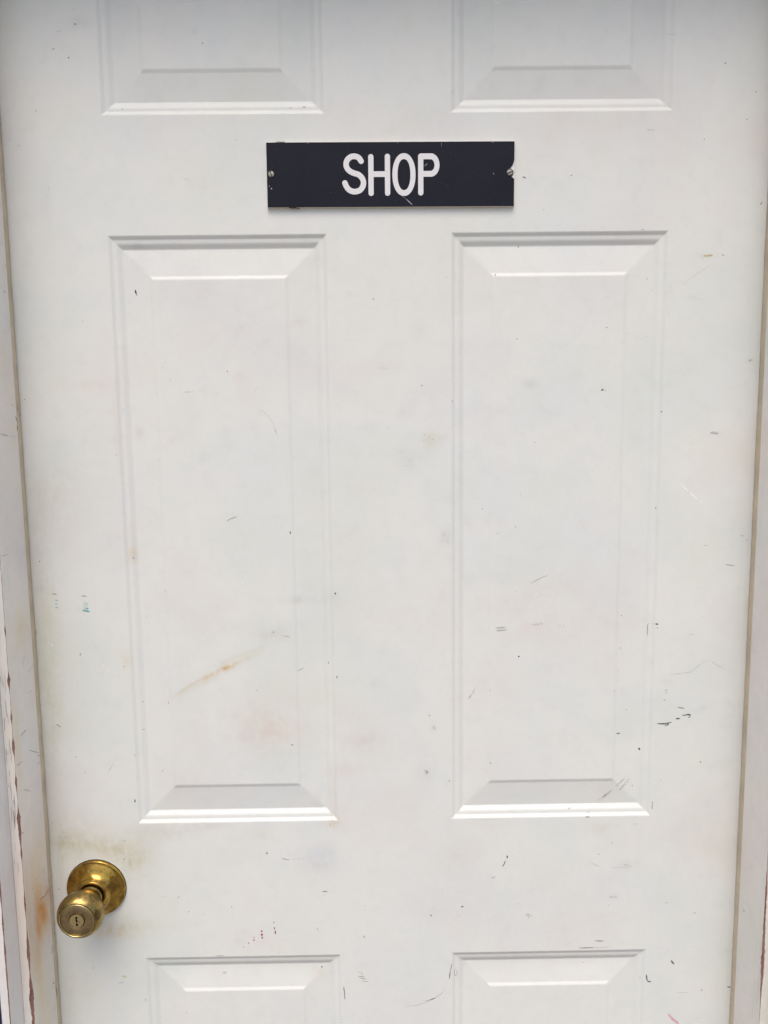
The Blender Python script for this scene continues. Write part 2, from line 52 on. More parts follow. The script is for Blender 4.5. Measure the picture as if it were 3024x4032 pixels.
STAINS=[(-342.9,-480.2,39.3,8.3,-8,(0.91,0.87,0.77),0.8),(-312.2,-490.7,34.1,11.4,-30,(0.9,0.86,0.74),0.7),(-289.7,-498.9,12.4,12.4,0,(0.9,0.87,0.78),0.5),(-327.7,-583.9,17.6,7.2,0,(0.93,0.74,0.45),0.9),(-316.9,-579.5,34.1,14.5,0,(0.9,0.87,0.78),0.8),(-381.4,-515.1,6.2,43.4,0,(0.8,0.8,0.79),0.2),(-371.3,-486.3,18.6,18.6,0,(0.9,0.87,0.78),0.6),(-308.1,-532.1,6.2,34.1,0,(0.9,0.87,0.78),0.45),(-306.1,-575.2,43.4,6.2,0,(0.9,0.87,0.78),0.4),(-367.2,-461.9,36.2,21.7,15,(0.9,0.87,0.78),0.8),(-334.1,-475.4,48.2,16.9,0,(0.86,0.8,0.66),0.35),(-253.4,-461.3,38.6,10.8,0,(0.9,0.87,0.78),0.7),(-298.0,-481.2,28.9,21.7,0,(0.9,0.87,0.78),0.5),(-70.1,-455.4,9.6,5.3,0,(0.86,0.8,0.66),0.8),(-68.4,-422.3,4.3,31.3,0,(0.97,0.925,0.91),0.8),(-204.8,-457.0,16.9,3.4,0,(0.86,0.8,0.66),0.5),(-160.6,-596.7,26.5,14.5,0,(0.97,0.925,0.91),0.7),(-291.8,-502.0,24.1,28.9,0,(0.9,0.87,0.78),0.4),(-84.3,-495.2,16.9,21.7,40,(0.9,0.91,0.95),0.7),(-362.1,-665.7,33.8,38.6,0,(0.9,0.87,0.78),0.15),(-188.8,-274.0,14.9,2.2,25,(0.9,0.68,0.38),0.75),(-196.1,-278.4,19.3,1.7,27,(0.93,0.74,0.45),0.8),(-215.3,-286.2,28.9,1.7,30,(0.86,0.8,0.66),0.7),(-179.2,-270.0,26.5,1.4,24,(0.93,0.74,0.45),0.6),(-198.6,-283.2,41.0,2.9,28,(0.86,0.8,0.66),0.5),(-169.3,-259.2,36.2,2.4,20,(0.9,0.87,0.78),0.6),(-174.3,-265.2,41.0,7.2,22,(0.9,0.87,0.78),0.45),(-232.4,-297.5,14.5,1.4,35,(0.93,0.74,0.45),0.4),(-133.2,-237.3,16.9,5.3,0,(0.86,0.8,0.66),0.35),(-281.7,-141.6,4.8,7.2,0,(0.93,0.74,0.45),0.45),(-284.6,-149.7,8.2,6.3,0,(0.86,0.8,0.66),0.5),(-293.9,-259.2,5.3,12.1,0,(0.93,0.74,0.45),0.25),(-138.2,-326.2,38.6,31.3,0,(0.97,0.925,0.91),0.8),(-143.7,-351.0,33.8,19.3,0,(0.97,0.925,0.91),0.8),(-137.7,-230.5,36.2,14.5,0,(0.8,0.8,0.79),0.25),(-381.0,-243.3,14.5,125.4,-3,(0.9,0.88,0.78),0.8),(-378.7,-472.2,6.4,45.1,-4,(0.86,0.84,0.74),0.7),(-383.3,-121.0,9.3,62.0,-5,(0.92,0.9,0.82),0.6),(-382.6,-360.6,9.3,92.9,-5,(0.9,0.88,0.79),0.7),(-365.0,-307.1,24.1,72.3,0,(0.9,0.87,0.78),0.3),(-382.8,-180.9,7.2,4.8,0,(0.8,0.8,0.79),0.4),(-101.8,-196.7,31.3,4.8,0,(0.8,0.8,0.79),0.3),(-158.4,45.2,8.6,6.9,30,(0.97,0.925,0.91),0.9),(-94.3,102.0,7.7,6.9,30,(0.88,0.82,0.8),0.5),(-268.4,-12.4,4.8,5.9,0,(0.85,0.78,0.74),0.6),(-313.1,37.3,22.4,5.2,0,(0.97,0.925,0.91),0.7),(-200.5,-40.0,6.9,4.8,40,(0.8,0.8,0.79),0.5),(-232.4,-20.0,10.3,4.3,40,(0.97,0.925,0.91),0.8),(-360.4,-75.7,32.7,44.8,0,(0.9,0.87,0.78),0.6),(-295.2,9.8,5.2,3.4,0,(0.97,0.925,0.91),0.7),(-155.2,92.8,6.9,6.9,0,(0.97,0.925,0.91),0.6),(-291.4,-9.6,2.8,37.9,0,(0.97,0.925,0.91),0.7),(-200.2,31.3,5.2,2.1,20,(0.8,0.8,0.79),0.3),(41.9,-24.0,12.9,9.5,0,(0.88,0.86,0.78),0.75),(18.8,-45.0,12.1,10.3,30,(0.8,0.8,0.79),0.45),(9.9,-35.9,6.9,4.8,0,(0.8,0.8,0.79),0.4),(15.1,4.7,7.7,6.5,60,(0.8,0.8,0.79),0.35),(29.5,90.6,8.6,8.6,0,(0.8,0.8,0.79),0.25),(-3.0,53.0,15.5,6.0,0,(0.8,0.8,0.79),0.22),(55.8,-20.9,6.9,3.4,0,(0.8,0.8,0.79),0.3),(-0.4,76.7,8.6,4.3,0,(0.8,0.8,0.79),0.2),(148.9,33.8,8.6,5.2,0,(0.8,0.8,0.79),0.3),(159.9,6.3,13.8,10.3,0,(0.8,0.8,0.79),0.15),(-42.2,128.6,4.3,2.8,0,(0.8,0.8,0.79),0.3),(-12.8,51.5,86.1,10.3,0,(0.97,0.925,0.91),0.25),(-20.0,-9.5,10.3,6.9,0,(0.8,0.8,0.79),0.2),(57.1,-129.6,7.7,9.3,-30,(0.8,0.8,0.79),0.5),(-21.2,-291.7,7.7,7.0,0,(0.8,0.8,0.79),0.25),(44.3,-343.7,4.3,6.2,0,(0.8,0.8,0.79),0.4),(-36.0,-358.5,17.0,8.5,0,(0.9,0.84,0.82),0.5),(6.8,-230.9,9.3,3.4,15,(0.8,0.8,0.79),0.2),(80.3,-107.5,3.9,10.8,10,(0.8,0.8,0.79),0.3),(-104.9,-197.9,6.2,4.6,0,(0.8,0.8,0.79),0.3),(-79.3,-197.4,9.3,3.9,0,(0.8,0.8,0.79),0.25),(-50.8,-324.6,18.6,13.9,0,(0.97,0.925,0.91),0.6),(-47.3,-353.3,31.2,15.6,0,(0.97,0.925,0.91),0.0),(-26.7,-358.5,36.5,31.2,0,(0.97,0.925,0.91),0.7),(-145.7,-346.7,46.9,36.5,10,(0.97,0.925,0.91),0.7),(-39.9,-208.1,52.1,41.7,0,(0.97,0.925,0.91),0.4),(-307.1,395.5,14.5,6.0,0,(0.8,0.8,0.79),0.5),(-192.5,388.0,3.4,2.9,0,(0.8,0.8,0.79),0.5),(-261.7,179.8,7.2,3.4,0,(0.8,0.8,0.79),0.6),(-351.5,217.8,4.8,28.9,0,(0.8,0.8,0.79),0.25),(-378.7,316.0,21.7,217.0,0,(0.93,0.9,0.86),0.4),(157.1,332.8,6.0,9.6,0,(0.8,0.8,0.79),0.3),(33.8,300.3,28.9,14.5,0,(0.9,0.87,0.78),0.3),(147.6,33.8,6.9,5.2,0,(0.8,0.8,0.79),0.3),(292.1,108.3,2.8,7.7,0,(0.8,0.8,0.79),0.4),(293.0,130.2,2.8,6.9,0,(0.8,0.8,0.79),0.4),(318.2,121.4,10.3,3.1,0,(0.8,0.8,0.79),0.25),(373.5,0.6,3.4,4.3,0,(0.8,0.8,0.79),0.3),(331.9,163.4,12.1,2.4,5,(0.86,0.8,0.66),0.4),(381.7,55.2,5.2,3.1,0,(0.86,0.8,0.66),0.3),(348.1,-20.3,10.3,2.4,5,(0.86,0.8,0.66),0.25),(163.0,-193.7,45.8,14.5,18,(0.97,0.925,0.91),0.8),(146.9,-232.1,9.6,9.6,50,(0.97,0.925,0.91),0.8),(302.5,-296.2,9.6,4.8,0,(0.8,0.8,0.79),0.35),(342.0,-327.8,14.5,3.4,20,(0.8,0.8,0.79),0.3),(390.2,-210.8,3.9,14.5,0,(0.86,0.8,0.66),0.5),(123.1,-210.0,72.3,48.2,0,(0.97,0.925,0.91),0.3),(234.6,-467.0,21.7,9.6,0,(0.9,0.87,0.78),0.6),(247.4,-421.1,21.7,8.4,38,(0.97,0.925,0.91),0.9),(265.2,-511.8,14.5,7.2,0,(0.8,0.8,0.79),0.35),(35.9,-397.1,9.6,9.6,0,(0.8,0.8,0.79),0.35),(251.3,-551.1,6.8,2.4,0,(0.88,0.86,0.92),0.7),(312.9,-465.7,48.2,72.3,0,(0.95,0.96,0.93),0.5),(68.4,-497.9,16.9,21.7,0,(0.9,0.87,0.78),0.3),(167.2,-552.2,144.7,48.2,0,(0.9,0.91,0.95),0.35),(-82.7,-495.3,15.2,10.4,30,(0.84,0.84,0.88),0.5),(-94.5,-507.4,20.8,11.4,0,(0.8,0.8,0.79),0.2),(-152.8,-467.6,11.4,7.6,0,(0.9,0.87,0.78),0.6),(-52.1,-391.0,20.8,9.5,0,(0.97,0.925,0.91),0.8),(-182.0,-597.1,11.4,9.5,0,(0.97,0.925,0.91),0.6),(-92.1,-641.6,9.5,8.5,45,(0.9,0.87,0.78),0.8)]
SIGN={'S':[[-30.1,12.97],[-32.15,15.97],[-34.75,17.36],[-37.35,17.74],[-40.29,17.26],[-42.93,15.53],[-44.72,13.23],[-45.42,9.93],[-44.81,6.99],[-43.08,4.48],[-40.49,2.59],[-36.91,1.13],[-33.65,0.24],[-31.06,-1.53],[-28.99,-4.05],[-27.85,-7.5],[-28.35,-10.95],[-29.89,-13.77],[-32.54,-15.84],[-36.82,-16.82],[-40.74,-16.04],[-43.67,-14.01],[-45.59,-11.17],[-46.86,-8.22]],'org':[-53.53,26.04],'k':0.0654,'screws':[[-121.89,0.73],[121.61,1.05]],'chip':[[126.22,13.5],[125.4,10.75],[124.25,8.01],[122.91,6.4],[121.22,5.11],[120.22,3.98],[118.88,2.36],[118.9,0.09],[120.96,-1.87],[123.01,-2.53],[125.93,-4.98]],'corners':[[0,0]],'glue1':[[-119.39,32.25],[-117.04,32.37],[-113.65,33.15],[-111.64,32.79],[-108.44,33.0],[-106.94,32.25]],'glue2':[[-105.82,-31.22],[-102.34,-32.09],[-97.96,-31.94],[-93.25,-32.81]],'scr':[[10.8,-20.95],[15.17,-23.83],[22.16,-30.11]],'specks':[([-123.96,-10.87],1.0),([-121.85,-13.39],1.6),([105.03,0.0],1.0),([104.15,30.61],0.9),([35.45,8.44],0.7),([37.09,9.99],0.8)]}


MM = 0.001
W = 0.391                       # half width of the visible door
A_, B_ = 0.063957, 0.29085      # panel inner / outer edge
ZU, ZM0, ZN, ZL = 0.307, 0.190146, -0.453029, -0.616448
DOOR_TOP, DOOR_BOT, FLOOR = 0.521, -1.485, -1.505
PANELS = []
for (z0, z1) in ((ZU, ZU+0.15), (ZN, ZM0), (ZL-0.62, ZL)):
    PANELS += [(-B_, -A_, z0, z1), (A_, B_, z0, z1)]

def prof(d):
    """depth in mm of the embossed panel profile at inset d (mm)"""
    d = np.asarray(d, float)
    h = np.zeros_like(d)
    def ease(t, p=1.5):
        t = np.clip(t, 0, 1)
        return t**p/(t**p + (1-t)**1.25 + 1e-9)
    h -= 2.1*ease((d-0.2)/4.6)
    h -= 0.25*np.clip((d-4.8)/3.2, 0, 1)
    h -= 2.6*ease((d-7.6)/6.6)
    h += 2.3*np.clip((d-14.2)/26.8, 0, 1)
    h += 1.2*ease((d-41)/4.2, 1.2)
    return h
def relief(x, z):
    for (x0, x1, z0, z1) in PANELS:
        d = min(x-x0, x1-x, z-z0, z1-z)
        if d > 0:
            return float(prof(d*1000.0))*MM
    return 0.0

# ------------------------------------------------------------------ helpers
def link(name, mesh, mats, parent=None):
    o = bpy.data.objects.new(name, mesh)
    COL.objects.link(o)
    for m in (mats if isinstance(mats, (list, tuple)) else [mats]):
        mesh.materials.append(m)
    if parent is not None:
        o.parent = parent
    return o
def tag(o, label=None, cat=None, group=None, kind=None):
    if label: o['label'] = label
    if cat: o['category'] = cat
    if group: o['group'] = group
    if kind: o['kind'] = kind
    return o
def empty(name, loc):
    o = bpy.data.objects.new(name, None); COL.objects.link(o); o.location = loc
    o.empty_display_size = 0.05
    return o
def mesh_from(name, V, F, smooth=False):
    me = bpy.data.meshes.new(name)
    me.from_pydata([tuple(map(float, v)) for v in V], [], [tuple(map(int, f)) for f in F])
    if smooth:
        me.polygons.foreach_set('use_smooth', [True]*len(me.polygons))
    me.update()
    return me
def set_stain(me, cols):
    a = me.color_attributes.new('stain', 'FLOAT_COLOR', 'POINT')
    arr = np.ones((len(me.vertices), 4), np.float32); arr[:, :3] = cols
    a.data.foreach_set('color', arr.ravel())
def boxes(name, L, bevel=0.0):
    bm = bmesh.new()
    for (x0, x1, y0, y1, z0, z1) in L:
        r = bmesh.ops.create_cube(bm, size=1.0)
        for v in r['verts']:
            v.co = Vector((x0+(v.co.x+.5)*(x1-x0), y0+(v.co.y+.5)*(y1-y0), z0+(v.co.z+.5)*(z1-z0)))
    if bevel:
        bmesh.ops.bevel(bm, geom=list(bm.edges), offset=bevel, segments=2, affect='EDGES', profile=.6)
    me = bpy.data.meshes.new(name); bm.to_mesh(me); bm.free()
    return me
def lathe(name, pts, seg=96, smooth=True):
    """profile (r, h) in mm, axis along -Y"""
    V = []; F = []
    n = len(pts)
    for (r, h) in pts:
        for k in range(seg):
            t = 2*math.pi*k/seg
            V.append((r*MM*math.cos(t), -h*MM, r*MM*math.sin(t)))
    for i in range(n-1):
        for k in range(seg):
            k2 = (k+1) % seg
            F.append((i*seg+k, i*seg+k2, (i+1)*seg+k2, (i+1)*seg+k))
    return mesh_from(name, V, F, smooth)
def curve_mesh(name, loops, depth):
    """filled 2D outline (x, z in m) with holes, extruded by depth, facing -Y"""
    cu = bpy.data.curves.new(name, 'CURVE'); cu.dimensions = '2D'; cu.fill_mode = 'BOTH'; cu.extrude = depth/2
    for lp in loops:
        s = cu.splines.new('POLY'); s.points.add(len(lp)-1)
        for p, q in zip(s.points, lp): p.co = (q[0], q[1], 0, 1)
        s.use_cyclic_u = True
    o = bpy.data.objects.new(name+'_tmp', cu); COL.objects.link(o)
    dg = bpy.context.evaluated_depsgraph_get()
    me = bpy.data.meshes.new_from_object(o.evaluated_get(dg))
    bpy.data.objects.remove(o); bpy.data.curves.remove(cu)
    me.transform(Matrix.Rotation(math.radians(90), 4, 'X'))
    me.name = name
    return me

# ------------------------------------------------------------------ materials
class NT:
    def __init__(self, name):
        self.m = bpy.data.materials.new(name); self.m.use_nodes = True
        self.t = self.m.node_tree; self.b = self.t.nodes['Principled BSDF']
    def n(self, typ, **kw):
        nd = self.t.nodes.new(typ)
        for k, v in kw.items():
            if k in nd.inputs.keys(): nd.inputs[k].default_value = v
            else: setattr(nd, k, v)
        return nd
    def l(self, a, b): self.t.links.new(a, b)
    def coord(self, scale=(1, 1, 1), rot=(0, 0, 0)):
        tc = self.n('ShaderNodeTexCoord'); mp = self.n('ShaderNodeMapping')
        mp.inputs['Scale'].default_value = scale; mp.inputs['Rotation'].default_value = rot
        self.l(tc.outputs['Object'], mp.inputs['Vector']); return mp.outputs[0]
    def noise(self, scale, detail=4, rough=.55, co=None, dist=0.0):
        nd = self.n('ShaderNodeTexNoise', Scale=scale, Detail=detail, Roughness=rough, Distortion=dist)
        self.l(co if co is not None else self.coord(), nd.inputs['Vector']); return nd.outputs['Fac']
    def ramp(self, fac, stops):
        r = self.n('ShaderNodeValToRGB'); el = r.color_ramp.elements
        while len(el) < len(stops): el.new(.5)
        for e, (p, c) in zip(el, stops):
            e.position = p; e.color = (*c, 1) if len(c) == 3 else c
        self.l(fac, r.inputs['Fac']); return r.outputs['Color']
    def mix(self, fac, a, b, mode='MIX'):
        m = self.n('ShaderNodeMixRGB', blend_type=mode)
        for i, v in ((0, fac), (1, a), (2, b)):
            if isinstance(v, (int, float)): m.inputs[i].default_value = v
            elif isinstance(v, tuple): m.inputs[i].default_value = (*v, 1)
            else: self.l(v, m.inputs[i])
        return m.outputs[0]
    def bump(self, h, strength, dist=.001, prev=None):
        b = self.n('ShaderNodeBump', Strength=strength, Distance=dist)
        self.l(h, b.inputs['Height'])
        if prev is not None: self.l(prev, b.inputs['Normal'])
        return b.outputs[0]

def paint(name, base, warm, rough, spec, stain=True, grain=False, bumpk=.12, blotch=1.0):
    t = NT(name)
    # faint blotches of hue where the old paint has yellowed or been wiped, and a fine grime film
    n1 = t.noise(5.5, 5, .6); n2 = t.noise(9.0, 4, .6, t.coord((1, 1, 1), (1.1, .4, .7)))
    n3 = t.noise(60, 5, .7)
    k = blotch
    c1 = t.ramp(n1, [(.32, (1-.030*k, 1-.055*k, 1-.055*k)), (.5, (1, 1, 1)), (.68, (1-.05*k, 1-.03*k, 1-.055*k))])
    c2 = t.ramp(n2, [(.35, (1-.045*k, 1-.025*k, 1.0)), (.55, (1, 1, 1)), (.75, (1, 1-.02*k, 1-.05*k))])
    c3 = t.ramp(n3, [(.30, (1-.05*k,)*3), (.50, (1, 1, 1))])
    col = t.mix(1.0, base, c1, 'MULTIPLY'); col = t.mix(.8, col, c2, 'MULTIPLY'); col = t.mix(.7, col, c3, 'MULTIPLY')
    if stain:
        at = t.n('ShaderNodeAttribute', attribute_name='stain')
        nn = t.noise(30, 8, .75, None, .8); n5 = t.noise(150, 5, .7, t.coord((1, 1, .55)))
        nn = t.mix(.45, nn, n5)
        fac = t.ramp(nn, [(.37, (.10,)*3), (.50, (.75,)*3), (.62, (1.25,)*3)] if not grain else [(.32, (.45,)*3), (.60, (1.1,)*3)])
        st = t.mix(fac, (1., 1., 1.), at.outputs['Color'])
        col = t.mix(1.0, col, st, 'MULTIPLY')
    if grain:
        g = t.noise(30, 6, .65, t.coord((26, 26, .35)))
        gc = t.ramp(g, [(.30, (.86, .84, .81)), (.46, (1, 1, 1))])
        col = t.mix(.5, col, gc, 'MULTIPLY')
    t.l(col, t.b.inputs['Base Color'])
    rn = t.noise(25, 4)
    rr = t.ramp(rn, [(.3, (rough-.06,)*3), (.7, (rough+.07,)*3)])
    t.l(rr, t.b.inputs['Roughness'])
    t.b.inputs['Specular IOR Level'].default_value = spec
    h1 = t.noise(420, 2, .5); h2 = t.noise(14, 3, .5)
    nrm = t.bump(h2, .10, .004)
    nrm = t.bump(h1, bumpk, .0006, nrm)
    if grain:
        nrm = t.bump(t.noise(30, 6, .65, t.coord((26, 26, .35))), .35, .0012, nrm)
    t.l(nrm, t.b.inputs['Normal'])
    return t.m

M_DOOR = paint('aged_white_steel_paint', (.738, .756, .730), 0, .42, .4)
M_FRAME = paint('yellowed_white_wood_paint', (.80, .768, .728), 0, .5, .35, grain=True, bumpk=.2, blotch=1.4)
M_TRIM = paint('white_wood_paint', (.74, .73, .715), 0, .5, .35, stain=False, grain=True, bumpk=.2, blotch=1.2)

def wood_mat():
    t = NT('bare_weathered_wood')
    g = t.noise(40, 7, .7, t.coord((30, 30, .8)))
    t.l(t.ramp(g, [(.3, (.10, .05, .04)), (.5, (.30, .15, .115)), (.7, (.46, .30, .24))]), t.b.inputs['Base Color'])
    t.b.inputs['Roughness'].default_value = .85
    t.l(t.bump(g, .8, .002), t.b.inputs['Normal'])
    return t.m
M_WOOD = wood_mat()

def simple(name, c, rough, metal=0., spec=.5, var=.12, scale=60, bump=.0):
    t = NT(name)
    n = t.noise(scale, 5, .6)
    lo = tuple(max(0, v*(1-var)) for v in c); hi = tuple(min(1, v*(1+var)) for v in c)
    t.l(t.ramp(n, [(.3, lo), (.7, hi)]), t.b.inputs['Base Color'])
    t.b.inputs['Roughness'].default_value = rough; t.b.inputs['Metallic'].default_value = metal
    t.b.inputs['Specular IOR Level'].default_value = spec
    if bump: t.l(t.bump(t.noise(scale*6, 3), bump, .0006), t.b.inputs['Normal'])
    return t.m
M_STRIP = simple('beige_foam_strip', (.54, .46, .34), .6, var=.12, scale=45, bump=.15, spec=.3)
M_CORE = simple('cream_plastic_core', (.80, .75, .63), .5, var=.08)
M_WHITE = simple('white_plastic_core', (.75, .75, .765), .45, var=.03, scale=90)
M_DARK = simple('dull_black', (.012, .011, .010), .7)  # black for the screws' painted countersink shade and the rosette outline
M_HOLE = simple('dark_hole', (.004, .004, .004), .9)
M_GLUE = simple('dried_brown_glue', (.14, .085, .055), .6, var=.4, scale=300)
M_SCREW = simple('dull_screw_steel', (.36, .345, .32), .62, metal=.6, var=.25, scale=500, bump=.2)
M_NAVY = simple('dark_navy_wall_paint', (.016, .012, .055), .5, var=.2, scale=12)
M_SOFFIT = simple('grey_soffit_paint', (.34, .32, .29), .7, var=.1, scale=6)
M_CONC = simple('worn_concrete', (.17, .16, .15), .85, var=.3, scale=3, bump=.2)
M_SILL = simple('dull_aluminium', (.5, .5, .5), .45, metal=.8, var=.15)

def sign_mat():
    t = NT('navy_black_plastic')
    n = t.noise(18, 5, .65); sp = t.noise(900, 2, .5)
    c = t.ramp(n, [(.3, (.0075, .0085, .0165)), (.7, (.011, .0122, .023))])
    s = t.ramp(sp, [(.735, (0, 0, 0)), (.79, (1, 1, 1))])
    t.l(t.mix(s, c, (.16, .16, .17)), t.b.inputs['Base Color'])
    t.l(t.ramp(n, [(.3, (.40,)*3), (.7, (.55,)*3)]), t.b.inputs['Roughness'])
    t.b.inputs['Specular IOR Level'].default_value = .18
    t.l(t.bump(t.noise(300, 3), .06, .0005), t.b.inputs['Normal'])
    return t.m
M_SIGN = sign_mat()

def brass(name, bright, dull, rough, wear, scale=70, dark=(.10, .065, .025)):
    t = NT(name)
    n = t.noise(scale, 6, .68, None, .4); sp = t.noise(330, 3, .6)
    f = t.ramp(n, [(wear-.12, (0, 0, 0)), (wear+.12, (1, 1, 1))])
    c = t.mix(f, bright, dull)
    pit = t.ramp(sp, [(.655, (0, 0, 0)), (.70, (1, 1, 1))])
    c = t.mix(pit, c, dark)
    t.l(c, t.b.inputs['Base Color'])
    t.b.inputs['Metallic'].default_value = 1.0
    t.l(t.mix(f, (rough,)*3, (min(.6, rough+.22),)*3), t.b.inputs['Roughness'])
    t.l(t.bump(t.noise(160, 4, .6), .06, .0006), t.b.inputs['Normal'])
    return t.m
M_BRASS = brass('polished_aged_brass', (.60, .40, .085), (.25, .14, .04), .10, .49)
M_BRASS_W = brass('handled_worn_brass', (.46, .335, .105), (.16, .112, .05), .22, .47, 90)
M_BRASS_F = brass('tarnished_brass_face', (.41, .315, .15), (.27, .20, .115), .36, .46, 110)
M_BRASS_C = brass('pale_brass_cylinder', (.66, .55, .27), (.54, .43, .21), .30, .62, 150)

def mark_mat():
    t = NT('scuffs_and_chips')
    at = t.n('ShaderNodeAttribute', attribute_name='mark')
    n = t.noise(700, 3, .6)
    t.l(t.mix(.55, at.outputs['Color'], t.ramp(n, [(.35, (.6,)*3), (.6, (1.5,)*3)]), 'MULTIPLY'), t.b.inputs['Base Color'])
    t.b.inputs['Roughness'].default_value = .6
    t.b.inputs['Specular IOR Level'].default_value = .25
    return t.m
M_MARK = mark_mat()

CM = dict(K=(.018, .017, .016), D=(.12, .12, .122), M=(.39, .385, .38), L=(.60, .595, .59), W=(.84, .84, .84), R=(.30, .075, .085),
          R2=(.52, .34, .34), T=(.09, .33, .36), T2=(.42, .57, .58), P=(.70, .43, .47), O=(.56, .47, .27), G=(.54, .54, .48), G2=(.50, .50, .36))

def marks_mesh(name, items, fn, off=.00012, seed=3):
    """scuffs as thin ribbons of rubbed-off colour; fn(u, v, off) puts a surface point (m) into space"""
    rnd = random.Random(seed)
    V = []; F = []; C = []
    for (c, w, P) in items:
        col = np.array(CM[c]); col = col*(1+rnd.uniform(-.18, .18))
        P = [np.array(p, float)*MM for p in P]
        w *= MM
        Q = [P[0]]
        for a, b in zip(P[:-1], P[1:]):
            n = max(1, int(np.linalg.norm(b-a)/max(.0012, w*.35)))
            for i in range(1, n+1): Q.append(a+(b-a)*i/n)
        Q = np.array(Q)
        if len(Q) > 4:                                   # soften the corners of the hand-drawn line
            for _ in range(2): Q[1:-1] = (Q[:-2]+2*Q[1:-1]+Q[2:])/4
        n = len(Q)
        if n < 4:
            t = np.linspace(0, 1, 5)
            Q = np.array([Q[0]+(Q[-1]-Q[0])*k for k in t]); n = 5
        tn = np.gradient(Q, axis=0); tn /= (np.linalg.norm(tn, axis=1, keepdims=True)+1e-9)
        nr = np.stack([-tn[:, 1], tn[:, 0]], 1)
        b0 = len(V); stroke = np.linalg.norm(Q[-1]-Q[0]) > 3*w
        for i in range(n):
            s = i/(n-1)
            e = max(0.10, (4*s*(1-s))**(.35 if not stroke else .5))
            hl = .5*w*e*rnd.uniform(.65, 1.15); hr = .5*w*e*rnd.uniform(.65, 1.15)
            for q in (Q[i]+nr[i]*hl, Q[i]-nr[i]*hr):
                V.append(fn(q[0], q[1], off))
                C.append(col)
        for i in range(n-1):
            F.append((b0+2*i, b0+2*i+1, b0+2*i+3, b0+2*i+2))
    me = mesh_from(name, V, F)
    a = me.color_attributes.new('mark', 'FLOAT_COLOR', 'POINT')
    arr = np.ones((len(V), 4), np.float32); arr[:, :3] = np.array(C)
    a.data.foreach_set('color', arr.ravel())
    return me

# ------------------------------------------------------------------ ground, wall, eave
gm = mesh_from('ground', [(-40, -60, FLOOR), (40, -60, FLOOR), (40, 20, FLOOR), (-40, 20, FLOOR)], [(0, 1, 2, 3)])
tag(link('ground', gm, M_CONC), kind='structure')

wall = empty('wall', (0, 0.07, FLOOR))
tag(wall, 'dark navy painted wall just showing at the lower left beyond the door casing', 'wall', kind='thing')
def wpart(name, L, mat):
    o = link(name, boxes(name, L), mat, wall); o.matrix_parent_inverse = wall.matrix_world.inverted() if False else Matrix.Translation((0, -.07, -FLOOR))
    return o
wpart('wall_panel', [(-3.2, -.4096, -.080, .10, FLOOR, 1.60)], M_NAVY)
wpart('wall_panel', [(.4096, 3.2, -.080, .10, FLOOR, 1.60)], M_NAVY)
wpart('lintel_panel', [(-.4095, .4095, -.080, .10, .576, 1.60)], M_NAVY)
# ------------------------------------------------------------------ the door
door = empty('door', (0, 0, DOOR_BOT))
tag(door, 'scuffed white six panel door with a brass knob', 'door', kind='thing')
PDOOR = Matrix.Translation((0, 0, -DOOR_BOT))
def dlink(name, me, mat, parent=None):
    o = link(name, me, mat, parent or door)
    if parent is None: o.matrix_parent_inverse = PDOOR
    return o
ST = np.array([(s[0], s[1], s[2], s[3], math.radians(s[4]), *s[5], s[6]) for s in STAINS])
def stain_cols(x, z):
    """product of the soft stains at points x, z (m)"""
    c = np.ones((len(x), 3)); x = x*1000; z = z*1000
    for (cx, cz, rx, rz, ro, r, g, b, k) in ST:
        if k <= 0: continue
        dx, dz = x-cx, z-cz
        R = 2.2*max(rx, rz)
        msk = (np.abs(dx) < R) & (np.abs(dz) < R)
        if not msk.any(): continue
        dx, dz = dx[msk], dz[msk]
        u = dx*math.cos(ro)+dz*math.sin(ro); v = -dx*math.sin(ro)+dz*math.cos(ro)
        q = (u/rx)**2+(v/rz)**2
        f = k*np.exp(-1.1*q)
        c[msk] *= 1-f[:, None]*(1-np.array([r, g, b]))
    return c
def lines(breaks, fine, lo, hi, coarse):
    """sorted grid lines through the breaks; fine steps between lo and hi"""
    out = set(round(b, 6) for b in breaks)
    bs = sorted(out)
    for a, b in zip(bs[:-1], bs[1:]):
        st = fine if (b > lo and a < hi) else coarse
        n = max(1, int(math.ceil((b-a)/st)))
        for i in range(1, n): out.add(round(a+(b-a)*i/n, 6))
    return np.array(sorted(out))
DW = .4045
gx = lines([-DW, -B_, -A_, A_, B_, DW], .0028, -1, 1, .03)
gz = lines([DOOR_BOT, ZL-.62, -.74, ZL, ZN, ZM0, ZU, ZU+.15, DOOR_TOP], .0028, -.739, .449, .03)
X, Z = np.meshgrid(gx, gz, indexing='ij')
nx, nz = X.shape
cxs = (gx[:-1]+gx[1:])/2; czs = (gz[:-1]+gz[1:])/2
CX, CZ = np.meshgrid(cxs, czs, indexing='ij')
keep = np.ones(CX.shape, bool)
for (x0, x1, z0, z1) in PANELS:
    keep &= ~((CX > x0) & (CX < x1) & (CZ > z0) & (CZ < z1))
I, J = np.nonzero(keep)
idx = np.arange(nx*nz).reshape(nx, nz)
Fq = np.stack([idx[I, J], idx[I+1, J], idx[I+1, J+1], idx[I, J+1]], 1)
used = np.unique(Fq); remap = -np.ones(nx*nz, int); remap[used] = np.arange(len(used))
Vx, Vz = X.ravel()[used], Z.ravel()[used]
V = np.stack([Vx, np.zeros_like(Vx), Vz], 1).tolist()
Fl = remap[Fq].tolist()
b = len(V)
V += [(-DW, 0, DOOR_BOT), (DW, 0, DOOR_BOT), (DW, 0, DOOR_TOP), (-DW, 0, DOOR_TOP), (-DW, .045, DOOR_BOT), (DW, .045, DOOR_BOT), (DW, .045, DOOR_TOP), (-DW, .045, DOOR_TOP)]
